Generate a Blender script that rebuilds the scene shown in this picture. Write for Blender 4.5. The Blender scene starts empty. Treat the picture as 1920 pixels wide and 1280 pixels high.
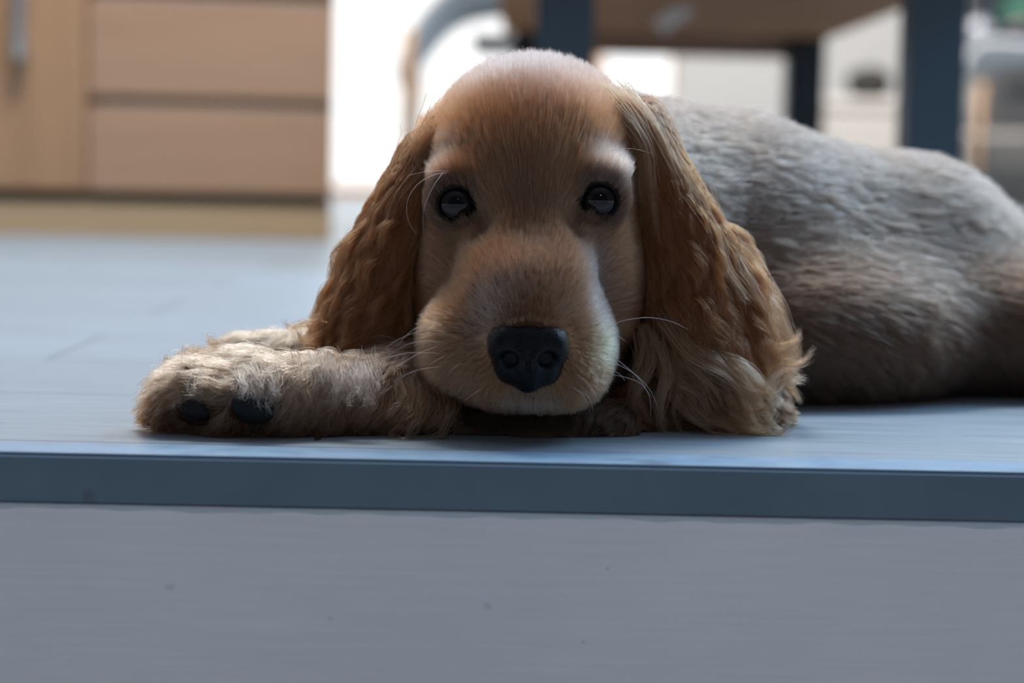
import bpy, bmesh, math, random
import numpy as np
from mathutils import Vector, Matrix, kdtree
random.seed(7); rng = np.random.default_rng(7)
S = bpy.context.scene; COL = S.collection

# ------------------------------------------------------------------ camera
F = 4000.0; CAM_H = 0.135; PITCH = math.atan(340/4000); ROLL = 0.0225
fw = np.array([0, math.cos(PITCH), -math.sin(PITCH)])
up0 = np.array([0, math.sin(PITCH), math.cos(PITCH)]); rt0 = np.array([1.0, 0, 0])
R_ = math.cos(ROLL)*rt0 + math.sin(ROLL)*up0
U_ = math.cos(ROLL)*up0 - math.sin(ROLL)*rt0
cam = bpy.data.objects.new('camera', bpy.data.cameras.new('camera')); COL.objects.link(cam)
m = Matrix.Identity(4)
for i in range(3):
    m[i][0] = R_[i]; m[i][1] = U_[i]; m[i][2] = -fw[i]
m[2][3] = CAM_H
cam.matrix_world = m
cam.data.sensor_width = 36; cam.data.lens = F*36/1920; cam.data.clip_start = .02
cam.data.dof.use_dof = True; cam.data.dof.focus_distance = 1.04; cam.data.dof.aperture_fstop = 4.9
S.camera = cam

def W(px, py, Y):
    d = fw + (px-960)/F*R_ - (py-640)/F*U_
    return np.array([0, 0, CAM_H]) + d*(Y/d[1])

# ------------------------------------------------------------------ world and light
wd = bpy.data.worlds.new('world'); S.world = wd; wd.use_nodes = True
nt = wd.node_tree; nt.nodes.clear()
def N(nt, t, **k):
    n = nt.nodes.new(t)
    for a, b in k.items():
        if a.startswith('i_'): n.inputs[a[2:].replace('_', ' ')].default_value = b
        else: setattr(n, a, b)
    return n
tc = N(nt, 'ShaderNodeTexCoord'); sp = N(nt, 'ShaderNodeSeparateXYZ')
nt.links.new(tc.outputs['Generated'], sp.inputs[0])
def ramp(nt, src, stops, interp='EASE'):
    r = N(nt, 'ShaderNodeValToRGB'); r.color_ramp.interpolation = interp
    e = r.color_ramp.elements
    e[0].position = stops[0][0]; e[0].color = (*stops[0][1], 1)
    e[1].position = stops[-1][0]; e[1].color = (*stops[-1][1], 1)
    for p, c in stops[1:-1]:
        el = e.new(p); el.color = (*c, 1)
    nt.links.new(src, r.inputs[0]); return r
mr = N(nt, 'ShaderNodeMapRange'); mr.inputs[1].default_value = -1; mr.inputs[2].default_value = 1
nt.links.new(sp.outputs[1], mr.inputs[0])
r1 = ramp(nt, mr.outputs[0], [(0, (.20, .21, .235)), (.35, (.22, .24, .29)), (.62, (.36, .44, .58)), (.85, (.95, .97, 1.0)), (1, (1, 1, 1))])
mz = N(nt, 'ShaderNodeMapRange'); mz.inputs[1].default_value = -1; mz.inputs[2].default_value = 1
nt.links.new(sp.outputs[2], mz.inputs[0])
r2 = ramp(nt, mz.outputs[0], [(0, (1.3, 1.35, 1.4)), (.40, (1.8, 1.9, 2.1)), (.47, (2.0, 2.1, 2.3)), (.505, (.24, .25, .29)), (.8, (.20, .21, .24)), (1, (1, 1, 1))], 'LINEAR')
r3 = ramp(nt, mr.outputs[0], [(.4, (0, 0, 0)), (.7, (1, 1, 1))])      # the garden side of the sky is unaffected
wm0 = N(nt, 'ShaderNodeMix'); wm0.data_type = 'RGBA'; wm0.inputs[7].default_value = (1, 1, 1, 1)
nt.links.new(r3.outputs[0], wm0.inputs[0]); nt.links.new(r2.outputs[0], wm0.inputs[6])
wmx = N(nt, 'ShaderNodeMix'); wmx.data_type = 'RGBA'; wmx.blend_type = 'MULTIPLY'; wmx.inputs[0].default_value = 1
nt.links.new(r1.outputs[0], wmx.inputs[6]); nt.links.new(wm0.outputs[2], wmx.inputs[7])
bgn = N(nt, 'ShaderNodeBackground'); bgn.inputs[1].default_value = 1.5
wo = N(nt, 'ShaderNodeOutputWorld')
nt.links.new(wmx.outputs[2], bgn.inputs[0]); nt.links.new(bgn.outputs[0], wo.inputs[0])

def area(name, loc, target, sx, sy, power, col):
    l = bpy.data.lights.new(name, 'AREA'); l.shape = 'RECTANGLE'; l.size = sx; l.size_y = sy
    l.energy = power; l.color = col
    o = bpy.data.objects.new(name, l); COL.objects.link(o)
    o.location = loc
    o.rotation_euler = (Vector(target)-Vector(loc)).to_track_quat('-Z', 'Y').to_euler()
    return o
area('assumed_side_light', (1.5, 2.1, 1.75), (0.05, 1.1, .08), 1.3, 1.2, 46, (.40, .68, 1.0))  # assumed unseen source: cool light from right, above and behind; no window is modelled
area('overhead_fill', (-.1, 2.3, 2.4), (0.05, 1.15, .08), 1.4, .9, 42, (.78, .88, 1.0))  # added unseen light from above and behind, brightens the top of the puppy

area('cabinet_fill', (-.2, 2.3, 2.5), (-.7, 4.2, .2), .9, .6, 75, (1.0, .93, .84))  # added unseen fill that brightens the cabinet fronts
area('back_wall_fill', (.6, 4.9, 2.5), (.4, 7.5, .5), 1.4, .5, 130, (1.0, .96, .92))  # added unseen fill that brightens the back wall
area('eye_sparkle_light', (.35, -1.4, 1.35), (.05, 1.0, .1), .07, .07, 2.4, (1, 1, 1))  # small light added behind the camera for the sparkle in the eyes

S.view_settings.view_transform = 'Standard'; S.view_settings.look = 'None'
S.view_settings.gamma = 1; S.view_settings.use_curve_mapping = False
S.view_settings.exposure = 0.0

# ------------------------------------------------------------------ helpers
def mat(name, col, rough=.5, spec=.5, metal=0, emis=None, **kw):
    mt = bpy.data.materials.new(name); mt.use_nodes = True
    b = mt.node_tree.nodes['Principled BSDF']
    b.inputs['Base Color'].default_value = (*col, 1); b.inputs['Roughness'].default_value = rough
    b.inputs['Specular IOR Level'].default_value = spec; b.inputs['Metallic'].default_value = metal
    for k, v in kw.items(): b.inputs[k.replace('_', ' ')].default_value = v
    return mt
def tag(o, label=None, cat=None, group=None, kind=None):
    if label: o['label'] = label
    if cat: o['category'] = cat
    if group: o['group'] = group
    if kind: o['kind'] = kind
    return o
def empty(name, loc=(0, 0, 0), rz=0):
    o = bpy.data.objects.new(name, None); COL.objects.link(o); o.location = loc; o.rotation_euler = (0, 0, rz)
    o.empty_display_size = .05
    return o
def mesh_obj(name, verts, faces, material, parent=None, smooth=False):
    me = bpy.data.meshes.new(name); me.from_pydata([tuple(map(float, v)) for v in verts], [], [tuple(map(int, f)) for f in faces])
    me.validate(); me.update()
    if smooth: me.polygons.foreach_set('use_smooth', [True]*len(me.polygons))
    if material: me.materials.append(material)
    o = bpy.data.objects.new(name, me); COL.objects.link(o)
    if parent: o.parent = parent
    return o
def fast_mesh(name, V, Q, material, parent=None):
    me = bpy.data.meshes.new(name); me.vertices.add(len(V)); me.vertices.foreach_set('co', V.astype(np.float32).ravel())
    me.loops.add(Q.size); me.loops.foreach_set('vertex_index', Q.astype(np.int32).ravel())
    me.polygons.add(len(Q)); me.polygons.foreach_set('loop_start', np.arange(0, Q.size, 4, dtype=np.int32))
    me.update(calc_edges=True); me.validate()
    me.polygons.foreach_set('use_smooth', np.ones(len(me.polygons), bool))
    me.materials.append(material)
    o = bpy.data.objects.new(name, me); COL.objects.link(o)
    if parent: o.parent = parent
    return o
def box_bm(bm, lo, hi, M=None, bev=0):
    r = bmesh.ops.create_cube(bm, size=1)
    vs = r['verts']
    for v in vs:
        v.co = Vector([lo[i] + (v.co[i]+.5)*(hi[i]-lo[i]) for i in range(3)])
    if bev:
        es = list({e for v in vs for e in v.link_edges})
        rr = bmesh.ops.bevel(bm, geom=es, offset=bev, segments=3, affect='EDGES', profile=.5)
        vs = list({v for f in rr['faces'] for v in f.verts} | set(v for v in vs if v.is_valid))
    if M is not None:
        for v in vs: v.co = M @ v.co
def bm_obj(name, bm, material, parent=None, smooth=False):
    me = bpy.data.meshes.new(name); bm.to_mesh(me); bm.free()
    if smooth: me.polygons.foreach_set('use_smooth', [True]*len(me.polygons))
    me.materials.append(material)
    o = bpy.data.objects.new(name, me); COL.objects.link(o)
    if parent: o.parent = parent
    return o
def box(name, lo, hi, material, parent=None, bev=.002, M=None):
    bm = bmesh.new(); box_bm(bm, lo, hi, M, bev)
    return bm_obj(name, bm, material, parent)
def tube(name, pts, rad, material, parent=None, seg=8):
    """tapered tube through pts (world or parent-local); rad is a number or a list"""
    pts = [np.array(p, float) for p in pts]; n = len(pts)
    if not hasattr(rad, '__len__'): rad = [rad]*n
    V = []; Fc = []
    ref = np.array([0, 0, 1.0])
    for i, p in enumerate(pts):
        t = pts[min(i+1, n-1)] - pts[max(i-1, 0)]; t = t/np.linalg.norm(t)
        a = np.cross(t, ref)
        if np.linalg.norm(a) < .2: a = np.cross(t, np.array([0, 1.0, 0]))
        a /= np.linalg.norm(a); b = np.cross(t, a)
        for k in range(seg):
            an = 2*math.pi*k/seg; V.append(p + rad[i]*(math.cos(an)*a + math.sin(an)*b))
    for i in range(n-1):
        for k in range(seg):
            Fc.append((i*seg+k, i*seg+(k+1) % seg, (i+1)*seg+(k+1) % seg, (i+1)*seg+k))
    Fc.append(tuple(range(seg))[::-1]); Fc.append(tuple(range((n-1)*seg, n*seg)))
    return mesh_obj(name, V, Fc, material, parent, True)

def wood_mat(name, c1, c2, scale, rough=.45, axis='X', bump=.05, spec=.4):
    mt = mat(name, c1, rough, spec); t = mt.node_tree; b = t.nodes['Principled BSDF']
    tc = N(t, 'ShaderNodeTexCoord'); mp = N(t, 'ShaderNodeMapping')
    sc = {'X': (.08, 1, 1), 'Y': (1, .08, 1), 'Z': (1, 1, .08)}[axis]
    mp.inputs['Scale'].default_value = tuple(s*scale for s in sc)
    t.links.new(tc.outputs['Object'], mp.inputs[0])
    nz = N(t, 'ShaderNodeTexNoise'); nz.inputs['Scale'].default_value = 1; nz.inputs['Detail'].default_value = 8; nz.inputs['Roughness'].default_value = .65
    t.links.new(mp.outputs[0], nz.inputs[0])
    r = ramp(t, nz.outputs[0], [(.3, c2), (.7, c1)], 'LINEAR')
    t.links.new(r.outputs[0], b.inputs['Base Color'])
    bp = N(t, 'ShaderNodeBump'); bp.inputs['Strength'].default_value = bump; bp.inputs['Distance'].default_value = .002
    t.links.new(nz.outputs[0], bp.inputs['Height']); t.links.new(bp.outputs[0], b.inputs['Normal'])
    return mt

# ------------------------------------------------------------------ the setting
KY = .015; EDGE = .944
def ey(x, off=0): return EDGE + KY*x + off
def slab(name, x0, x1, off0, Y1, z0, z1, material, off1=None, bev=0):
    """box whose front (and back, if off1) follows the slightly turned edge line"""
    V = []
    for z in (z0, z1):
        V += [(x0, ey(x0, off0), z), (x1, ey(x1, off0), z)]
        if off1 is None: V += [(x1, Y1, z), (x0, Y1, z)]
        else: V += [(x1, ey(x1, off1), z), (x0, ey(x0, off1), z)]
    Fc = [(3, 2, 1, 0), (4, 5, 6, 7), (0, 1, 5, 4), (1, 2, 6, 5), (2, 3, 7, 6), (3, 0, 4, 7)]
    bm = bmesh.new()
    vs = [bm.verts.new(v) for v in V]
    for f in Fc: bm.faces.new([vs[i] for i in f])
    if bev: bmesh.ops.bevel(bm, geom=list(bm.edges), offset=bev, segments=3, affect='EDGES')
    return bm_obj(name, bm, material)

# grey washed laminate planks
mf = mat('laminate', (.55, .55, .54), .36, .5); t = mf.node_tree; b = t.nodes['Principled BSDF']
tcn = N(t, 'ShaderNodeTexCoord'); mp = N(t, 'ShaderNodeMapping'); mp.inputs['Scale'].default_value = (9, 160, 1)
t.links.new(tcn.outputs['Object'], mp.inputs[0])
nz = N(t, 'ShaderNodeTexNoise'); nz.inputs['Scale'].default_value = 1; nz.inputs['Detail'].default_value = 9; nz.inputs['Roughness'].default_value = .7
t.links.new(mp.outputs[0], nz.inputs[0])
rr = ramp(t, nz.outputs[0], [(.28, (.18, .235, .28)), (.5, (.265, .33, .38)), (.72, (.34, .41, .465))], 'LINEAR')
br = N(t, 'ShaderNodeTexBrick'); br.offset = .37; br.inputs['Scale'].default_value = 1
br.inputs['Brick Width'].default_value = 1.3; br.inputs['Row Height'].default_value = .193; br.inputs['Mortar Size'].default_value = .0012
br.inputs['Color1'].default_value = (1, 1, 1, 1); br.inputs['Color2'].default_value = (.88, .87, .86, 1); br.inputs['Mortar'].default_value = (.35, .34, .33, 1)
mp2 = N(t, 'ShaderNodeMapping'); mp2.inputs['Location'].default_value = (.3, -.02, 0)
t.links.new(tcn.outputs['Object'], mp2.inputs[0]); t.links.new(mp2.outputs[0], br.inputs[0])
mx = N(t, 'ShaderNodeMix'); mx.data_type = 'RGBA'; mx.blend_type = 'MULTIPLY'; mx.inputs[0].default_value = 1
t.links.new(rr.outputs[0], mx.inputs[6]); t.links.new(br.outputs[0], mx.inputs[7]); t.links.new(mx.outputs[2], b.inputs['Base Color'])
bp = N(t, 'ShaderNodeBump'); bp.inputs['Strength'].default_value = .12; bp.inputs['Distance'].default_value = .001
t.links.new(nz.outputs[0], bp.inputs['Height']); t.links.new(bp.outputs[0], b.inputs['Normal'])

fl = slab('floor', -3.2, 2.6, .038, 7.62, -.02, 0, mf); tag(fl, kind='structure')

# slate edging strip with scuffs
ms = mat('slate_strip', (.14, .19, .24), .38, .5); t = ms.node_tree; b = t.nodes['Principled BSDF']
tcn = N(t, 'ShaderNodeTexCoord')
nz = N(t, 'ShaderNodeTexNoise'); nz.inputs['Scale'].default_value = 16; nz.inputs['Detail'].default_value = 6
t.links.new(tcn.outputs['Object'], nz.inputs[0])
rr = ramp(t, nz.outputs[0], [(.3, (.066, .105, .136)), (.6, (.082, .126, .160)), (.74, (.105, .15, .185))], 'LINEAR')
t.links.new(rr.outputs[0], b.inputs['Base Color'])
nz2 = N(t, 'ShaderNodeTexNoise'); nz2.inputs['Scale'].default_value = 60; nz2.inputs['Detail'].default_value = 4
t.links.new(tcn.outputs['Object'], nz2.inputs[0])
rr2 = ramp(t, nz2.outputs[0], [(.3, (.30, .30, .30)), (.7, (.44, .44, .44))], 'LINEAR'); t.links.new(rr2.outputs[0], b.inputs['Roughness'])
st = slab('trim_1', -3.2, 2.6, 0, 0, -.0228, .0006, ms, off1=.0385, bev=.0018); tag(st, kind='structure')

# painted riser with horizontal brush streaks
mw = mat('riser_paint', (.5, .5, .51), .55, .35); t = mw.node_tree; b = t.nodes['Principled BSDF']
tcn = N(t, 'ShaderNodeTexCoord'); mp = N(t, 'ShaderNodeMapping'); mp.inputs['Scale'].default_value = (14, 1, 420)
t.links.new(tcn.outputs['Object'], mp.inputs[0])
nz = N(t, 'ShaderNodeTexNoise'); nz.inputs['Scale'].default_value = 1; nz.inputs['Detail'].default_value = 5
t.links.new(mp.outputs[0], nz.inputs[0])
nb = N(t, 'ShaderNodeTexNoise'); nb.inputs['Scale'].default_value = 9; nb.inputs['Detail'].default_value = 3
t.links.new(tcn.outputs['Object'], nb.inputs[0])
ad = N(t, 'ShaderNodeMath', operation='ADD'); t.links.new(nz.outputs[0], ad.inputs[0]); t.links.new(nb.outputs[0], ad.inputs[1])
rr = ramp(t, ad.outputs[0], [(.35, (.64, .62, .61)), (.65, (.72, .69, .67))], 'LINEAR')
hl = N(t, 'ShaderNodeMath', operation='MULTIPLY'); hl.inputs[1].default_value = .5
t.links.new(ad.outputs[0], hl.inputs[0]); t.links.new(hl.outputs[0], rr.inputs[0])
t.links.new(rr.outputs[0], b.inputs['Base Color'])
bp = N(t, 'ShaderNodeBump'); bp.inputs['Strength'].default_value = .25; bp.inputs['Distance'].default_value = .0006
t.links.new(nz.outputs[0], bp.inputs['Height']); t.links.new(bp.outputs[0], b.inputs['Normal'])
ri = slab('wall_front', -3.2, 2.6, .004, 0, -.40, -.0200, mw, off1=.10); tag(ri, kind='structure')
# caulk line between strip and riser
mcaulk = mat('caulk', (.42, .45, .47), .6)
V = []; Fc = []; n = 160
for i in range(n+1):
    x = -.5 + i/n; w = .0006 + .0005*math.sin(x*37)*math.sin(x*91+1) + .0004*math.sin(x*211)
    for dy, dz in ((.0012, -.0222), (.0005, -.0232-w*.7), (.0042, -.0246-w)):
        V.append((x, ey(x, dy), dz))
for i in range(n):
    for k in range(2): a = i*3+k; Fc.append((a, a+1, a+4, a+3))
ck = mesh_obj('trim_2', V, Fc, mcaulk, None, True); tag(ck, kind='structure')
lf = box('floor.001', (-3.2, -2.5, -.42), (2.6, .96, -.40), mat('lower_floor', (.58, .60, .63), .6), bev=0); tag(lf, kind='structure')

def stain(mt, c, r, col, fac=.7):
    t = mt.node_tree; b = t.nodes['Principled BSDF']; lk = b.inputs['Base Color'].links[0]; src = lk.from_socket
    tcn = N(t, 'ShaderNodeTexCoord'); nz = N(t, 'ShaderNodeTexNoise'); nz.inputs['Scale'].default_value = 160
    t.links.new(tcn.outputs['Object'], nz.inputs[0])
    sb = N(t, 'ShaderNodeVectorMath', operation='SUBTRACT'); sb.inputs[1].default_value = tuple(c); t.links.new(tcn.outputs['Object'], sb.inputs[0])
    ml = N(t, 'ShaderNodeVectorMath', operation='MULTIPLY'); ml.inputs[1].default_value = tuple(1/q for q in r); t.links.new(sb.outputs[0], ml.inputs[0])
    le = N(t, 'ShaderNodeVectorMath', operation='LENGTH'); t.links.new(ml.outputs[0], le.inputs[0])
    ad = N(t, 'ShaderNodeMath', operation='ADD'); t.links.new(le.outputs['Value'], ad.inputs[0]); t.links.new(nz.outputs[0], ad.inputs[1])
    mr_ = N(t, 'ShaderNodeMapRange'); mr_.inputs[1].default_value = 1.5; mr_.inputs[2].default_value = .8; mr_.inputs[3].default_value = 0; mr_.inputs[4].default_value = fac
    t.links.new(ad.outputs[0], mr_.inputs[0])
    mx = N(t, 'ShaderNodeMix'); mx.data_type = 'RGBA'; mx.inputs[7].default_value = (*col, 1)
    t.links.new(mr_.outputs[0], mx.inputs[0]); t.links.new(src, mx.inputs[6]); t.links.new(mx.outputs[2], b.inputs['Base Color'])
# upward faces of the strip: assumed blue side light put into a paler base colour
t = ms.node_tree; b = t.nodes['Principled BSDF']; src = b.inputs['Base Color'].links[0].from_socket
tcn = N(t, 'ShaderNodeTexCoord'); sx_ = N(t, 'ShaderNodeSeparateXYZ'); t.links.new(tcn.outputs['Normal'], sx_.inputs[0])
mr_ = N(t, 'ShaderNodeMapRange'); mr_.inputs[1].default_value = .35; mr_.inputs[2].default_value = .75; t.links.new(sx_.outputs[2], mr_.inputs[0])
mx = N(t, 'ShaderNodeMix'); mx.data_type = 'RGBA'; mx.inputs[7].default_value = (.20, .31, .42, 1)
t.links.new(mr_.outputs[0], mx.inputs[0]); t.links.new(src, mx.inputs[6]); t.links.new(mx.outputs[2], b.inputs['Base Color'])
stain(ms, W(158, 943, .932), (.005, .02, .006), (.05, .06, .05), .8)
stain(ms, W(640, 964, .940), (.011, .02, .0022), (.42, .45, .47), .8)
stain(ms, W(120, 953, .932), (.032, .02, .0013), (.36, .40, .40), .8)
stain(ms, W(1225, 858, .953), (.010, .011, .01), (.10, .14, .19), .7)
stain(ms, W(1165, 852, .962), (.016, .006, .01), (.11, .15, .20), .5)
stain(mw, W(914, 1136, .948), (.0028, .02, .0028), (.40, .33, .28), .38)
stain(mw, W(318, 1102, .945), (.0030, .02, .0022), (.34, .38, .42), .38)
stain(mw, W(1094, 1204, .948), (.0014, .02, .0014), (.36, .32, .33), .38)
stain(mw, W(1140, 1066, .948), (.0014, .02, .0012), (.42, .33, .33), .38)
stain(mw, W(620, 1158, .948), (.0020, .02, .0010), (.36, .34, .36), .38)

# back wall with a tall glazed opening left of the head and a second one behind the bench
mwall = mat('cream_wall', (.49, .485, .48), .8, .2)
BY = 7.5
def wx(px, Y=BY): return (px-960)/F*Y
xs_ = [-3.2, wx(480), wx(962), wx(1092), wx(1252), 2.6]
bm = bmesh.new()
box_bm(bm, (xs_[0], BY, -.02), (xs_[1], BY+.12, 2.7)); box_bm(bm, (xs_[2], BY, -.02), (xs_[3], BY+.12, 2.7))
box_bm(bm, (xs_[4], BY, -.02), (xs_[5], BY+.12, 2.7))
box_bm(bm, (xs_[1], BY, 2.2), (xs_[2], BY+.12, 2.7)); box_bm(bm, (xs_[3], BY, 1.9), (xs_[4], BY+.12, 2.7))
tag(bm_obj('wall_back', bm, mwall), kind='structure')
mframe = wood_mat('honey_wood_frame', (.50, .27, .12), (.36, .18, .07), 20, axis='Z')
mglass = mat('glass', (1, 1, 1), .02, .5, Transmission_Weight=1.0, IOR=1.45)
def window(name, x0, x1, z0, z1):
    bm = bmesh.new(); w = .045
    box_bm(bm, (x0, BY-.02, z0), (x0+w, BY+.10, z1)); box_bm(bm, (x1-.008, BY-.0, z0), (x1, BY+.10, z1))
    box_bm(bm, (x0, BY-.02, z0), (x1, BY+.10, z0+.03)); box_bm(bm, (x0, BY-.02, z1-w), (x1, BY+.10, z1))
    o = bm_obj(name, bm, mframe); tag(o, kind='structure')
    box('pane', (x0+w, BY+.03, z0+.03), (x1-w, BY+.036, z1-w), mglass, o, bev=0)
    return o
window('window_1', xs_[1], xs_[2], 0, 2.2); window('window_2', xs_[3], xs_[4], 0, 1.9)
tag(box('wall_left', (-3.3, .96, -.02), (-3.2, 7.62, 2.7), mwall, bev=0), kind='structure')
tag(box('wall_right', (2.6, 4.2, -.02), (2.7, 7.62, 2.7), mwall, bev=0), kind='structure')

# ------------------------------------------------------------------ kitchen cabinet, left
mcab = wood_mat('cabinet_wood', (.37, .215, .12), (.31, .175, .095), 26, rough=.42, axis='Z')
mdrawer = wood_mat('drawer_wood', (.385, .235, .15), (.33, .195, .122), 26, rough=.38, axis='X')
mkick = wood_mat('plinth_wood', (.44, .30, .18), (.38, .26, .155), 20, axis='X')
mdark = mat('shadow_gap', (.05, .045, .04), .7); msteel = mat('brushed_steel', (.62, .62, .60), .3, .5, 1.0)
mtop = mat('grey_worktop', (.16, .17, .19), .4)
YC = 3.4; xr = (621-960)/F*YC - .003
cab = empty('kitchen_cabinet', (xr, YC, 0), math.radians(7)); D = .58; L = -1.25
tag(cab, 'light wood kitchen base cabinet with drawers and a steel bar handle, left background', 'cabinet')
box('carcass', (L, .02, .075), (0, D, .86), mcab, cab, M=None)
box('plinth', (L, .012, 0), (0, D-.05, .056), mkick, cab)
box('recess', (L, .05, .056), (-.001, D-.05, .075), mdark, cab, bev=0)
xd = -.385
zz = [(.073, .205), (.222, .372), (.392, .58), (.60, .83)]
for z0, z1 in zz:
    dr = box('drawer', (xd+.003, 0, z0), (-.002, .02, z1), mdrawer, cab)
    box('finger_pull', (xd+.02, .001, z1-.012), (-.02, .018, z1+.004), mat('pull_grey', (.23, .19, .17), .5), dr, bev=.001)
for i in range(2):
    x1 = xd - i*.43 - .001; x0 = max(x1-.43+.002, L)
    dd = box('door', (x0, 0, .073), (x1, .02, .83), mcab, cab)
    hx = -.485 if i == 0 else x0+.05
    h = tube('handle', [(hx, -.028, .272), (hx, -.032, .30), (hx, -.032, .38), (hx, -.028, .41)], .0095, msteel, dd, 10)
    for z in (.285, .395):
        tube('handle_post', [(hx, -.03, z), (hx, .002, z)], .013, msteel, dd, 10)
wt = box('worktop', (L-.02, -.02, 0), (.01, D, .035), mtop, None, bev=.003)
wt.location = (xr, YC, .86); wt.rotation_euler = (0, 0, math.radians(7))
tag(wt, 'dark grey worktop lying on the light wood kitchen cabinet', 'worktop')

# ------------------------------------------------------------------ bench with slate legs
mleg = mat('slate_leg', (.033, .050, .064), .45); mblack = mat('black_leg', (.012, .013, .016), .5)
mund = wood_mat('bench_wood', (.46, .22, .11), (.36, .17, .08), 22, axis='Y', rough=.8, spec=.1)
bench = empty('bench', (.29, 3.3, 0))
tag(bench, 'low brown wooden bench on thick slate blue legs behind the puppy', 'bench')
def P(o, v): return tuple(np.array(v)-np.array(o.location))
lx = wx(1045, 2.6); rx = wx(1729, 2.6)
for (x, Y, mtl) in ((lx, 2.6, mleg), (rx, 2.6, mleg), (wx(1492, 4.0), 4.0, mblack), (wx(985, 4.0), 4.0, mblack)):
    box('leg', P(bench, (x-.0345, Y-.035, 0)), P(bench, (x+.0345, Y+.035, .372)), mtl, bench, bev=.003)
box('seat_board', P(bench, (-.03, 2.52, .372)), P(bench, (.575, 4.06, .41)), mund, bench, bev=.004)
box('apron', P(bench, (.09, 4.0, .335)), P(bench, (.535, 4.03, .372)), wood_mat('apron_wood', (.36, .22, .14), (.28, .17, .11), 22), bench)
a = W(1235, 52, 3.3)-np.array(bench.location); c = W(1335, -34, 3.3)-np.array(bench.location)
tube('strut', [a, c], .016, mat('pale_strut', (.75, .62, .55), .7), bench, 10)

# ------------------------------------------------------------------ shell chairs
mshell = mat('grey_shell', (.58, .61, .63), .45); mwleg = wood_mat('beech_leg', (.50, .31, .17), (.42, .25, .13), 30, axis='Z')
mbk = mat('black_bracket', (.015, .017, .022), .5)
def chair(loc, rz, profile, label, width=.44, ht=.40, spread=.17, rear=None):
    c = empty('shell_chair', loc, rz); tag(c, label, 'chair')
    # profile: side curve (x front to back, z); swept across with raised sides
    n = len(profile); m_ = 13; V = []; Fc = []
    for i, (x, z) in enumerate(profile):
        for j in range(m_):
            u = -1 + 2*j/(m_-1)
            w = width/2*(1 - .15*abs(i/(n-1)*2-1)**2)
            lift = .07*abs(u)**3*(1 if 0 < i < n-1 else .4)
            V.append((x, u*w, z+lift))
    for i in range(n-1):
        for j in range(m_-1): a_ = i*m_+j; Fc.append((a_, a_+1, a_+m_+1, a_+m_))
    s = mesh_obj('shell', V, Fc, mshell, c, True)
    md = s.modifiers.new('thick', 'SOLIDIFY'); md.thickness = .026
    md = s.modifiers.new('sub', 'SUBSURF'); md.levels = 1; md.render_levels = 2
    for sx in (-1, 1):
        for sy in (-1, 1):
            lx_ = rear if (rear and sx > 0) else sx*spread
            tube('leg', [(lx_, sy*spread, 0), (lx_*.96, sy*spread*.9, ht)], [.007, .012], mwleg, c, 10)
    bm = bmesh.new(); box_bm(bm, (-.12, -.13, ht-.03), (.12, .13, ht+.0), None, .008)
    bm_obj('bracket', bm, mbk, c)
    return c
prof = [(-.235, .375), (-.22, .41), (-.18, .43), (-.08, .42), (.04, .41), (.12, .42), (.17, .46), (.20, .54), (.22, .64), (.235, .74), (.24, .80)]
prof2 = [(-.262, .275), (-.240, .32), (-.195, .385), (-.15, .43), (-.06, .45), (.04, .44), (.12, .44), (.17, .48), (.20, .56), (.22, .66), (.24, .76)]
c0 = W(985, 300, 4.7)
chair((c0[0]-.0, 4.7, 0), 0.0, prof2, 'grey shell chair with beech legs in the bright light left of the head', spread=.258, ht=.40, rear=.075)
chair((wx(1950, 6.2), 6.2, 0), math.radians(-12), prof, 'grey shell chair on beech legs at the right edge of the picture', spread=.20, ht=.38)

# things on and behind the right chair
def blob(name, c, r, material, label=None, cat=None, n=3, sq=1.0):
    bm = bmesh.new(); bmesh.ops.create_icosphere(bm, subdivisions=n, radius=1)
    for v in bm.verts:
        q = v.co.copy(); k = 1 + .05*math.sin(q.x*5+1)*math.cos(q.y*4) + .04*math.sin(q.z*6)
        for i in range(3):
            s_ = abs(q[i])**sq*(1 if q[i] >= 0 else -1); v.co[i] = s_*r[i]*k
    o = bm_obj(name, bm, material, None, True); o.location = c
    if label: tag(o, label, cat)
    return o
xc = wx(1950, 6.2)
blob('cushion', (xc-.02, 6.18, .530), (.15, .13, .034), mat('navy_cloth', (.02, .03, .055), .8), 'navy blue cushion lying on the seat of the right chair', 'cushion')
# low cream stool with a dark bag
stl = empty('stool', (wx(1605, 6.0), 6.0, 0)); tag(stl, 'cream fabric storage stool standing between the bench legs', 'stool')
mcream = mat('cream_fabric', (.55, .51, .47), .9)
box('box', (-.13, -.13, 0), (.13, .13, .29), mcream, stl, bev=.015); box('lid', (-.135, -.135, .29), (.135, .135, .325), mcream, stl, bev=.012)
bag = blob('bag', (wx(1612, 6.0), 5.98, .37), (.062, .06, .047), mat('black_bag', (.02, .018, .016), .6), 'small black bag resting on top of the cream stool', 'bag', sq=.8)
# plant pot and toys on a low grey shelf, upper right
shelf = empty('low_shelf', (wx(1880, 7.1), 7.1, 0)); tag(shelf, 'low slate grey shelf against the back wall behind the right chair', 'shelf')
msh = mat('shelf_grey', (.06, .075, .10), .5)
box('top_board', (-.2, -.15, .52), (.42, .15, .545), msh, shelf); box('middle_board', (-.2, -.15, .24), (.42, .15, .26), mcream, shelf)
for x in (-.2, .4): box('side_panel', (x, -.15, 0), (x+.02, .15, .52), mcream, shelf)
tag(box('storage_box', (wx(1795, 7.2), 7.145, .5455), (wx(2010, 7.2), 7.245, .86), mat('navy_box', (.016, .022, .034), .6), bev=.006), 'dark navy storage box standing on the low shelf behind the balls', 'box')
blob('ball', (wx(1815, 7.05), 7.05, .545+.046), (.044, .044, .044), mat('silver_ball', (.75, .78, .85), .25, .5, .6), 'small silver grey ball on the low shelf', 'ball')
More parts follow.
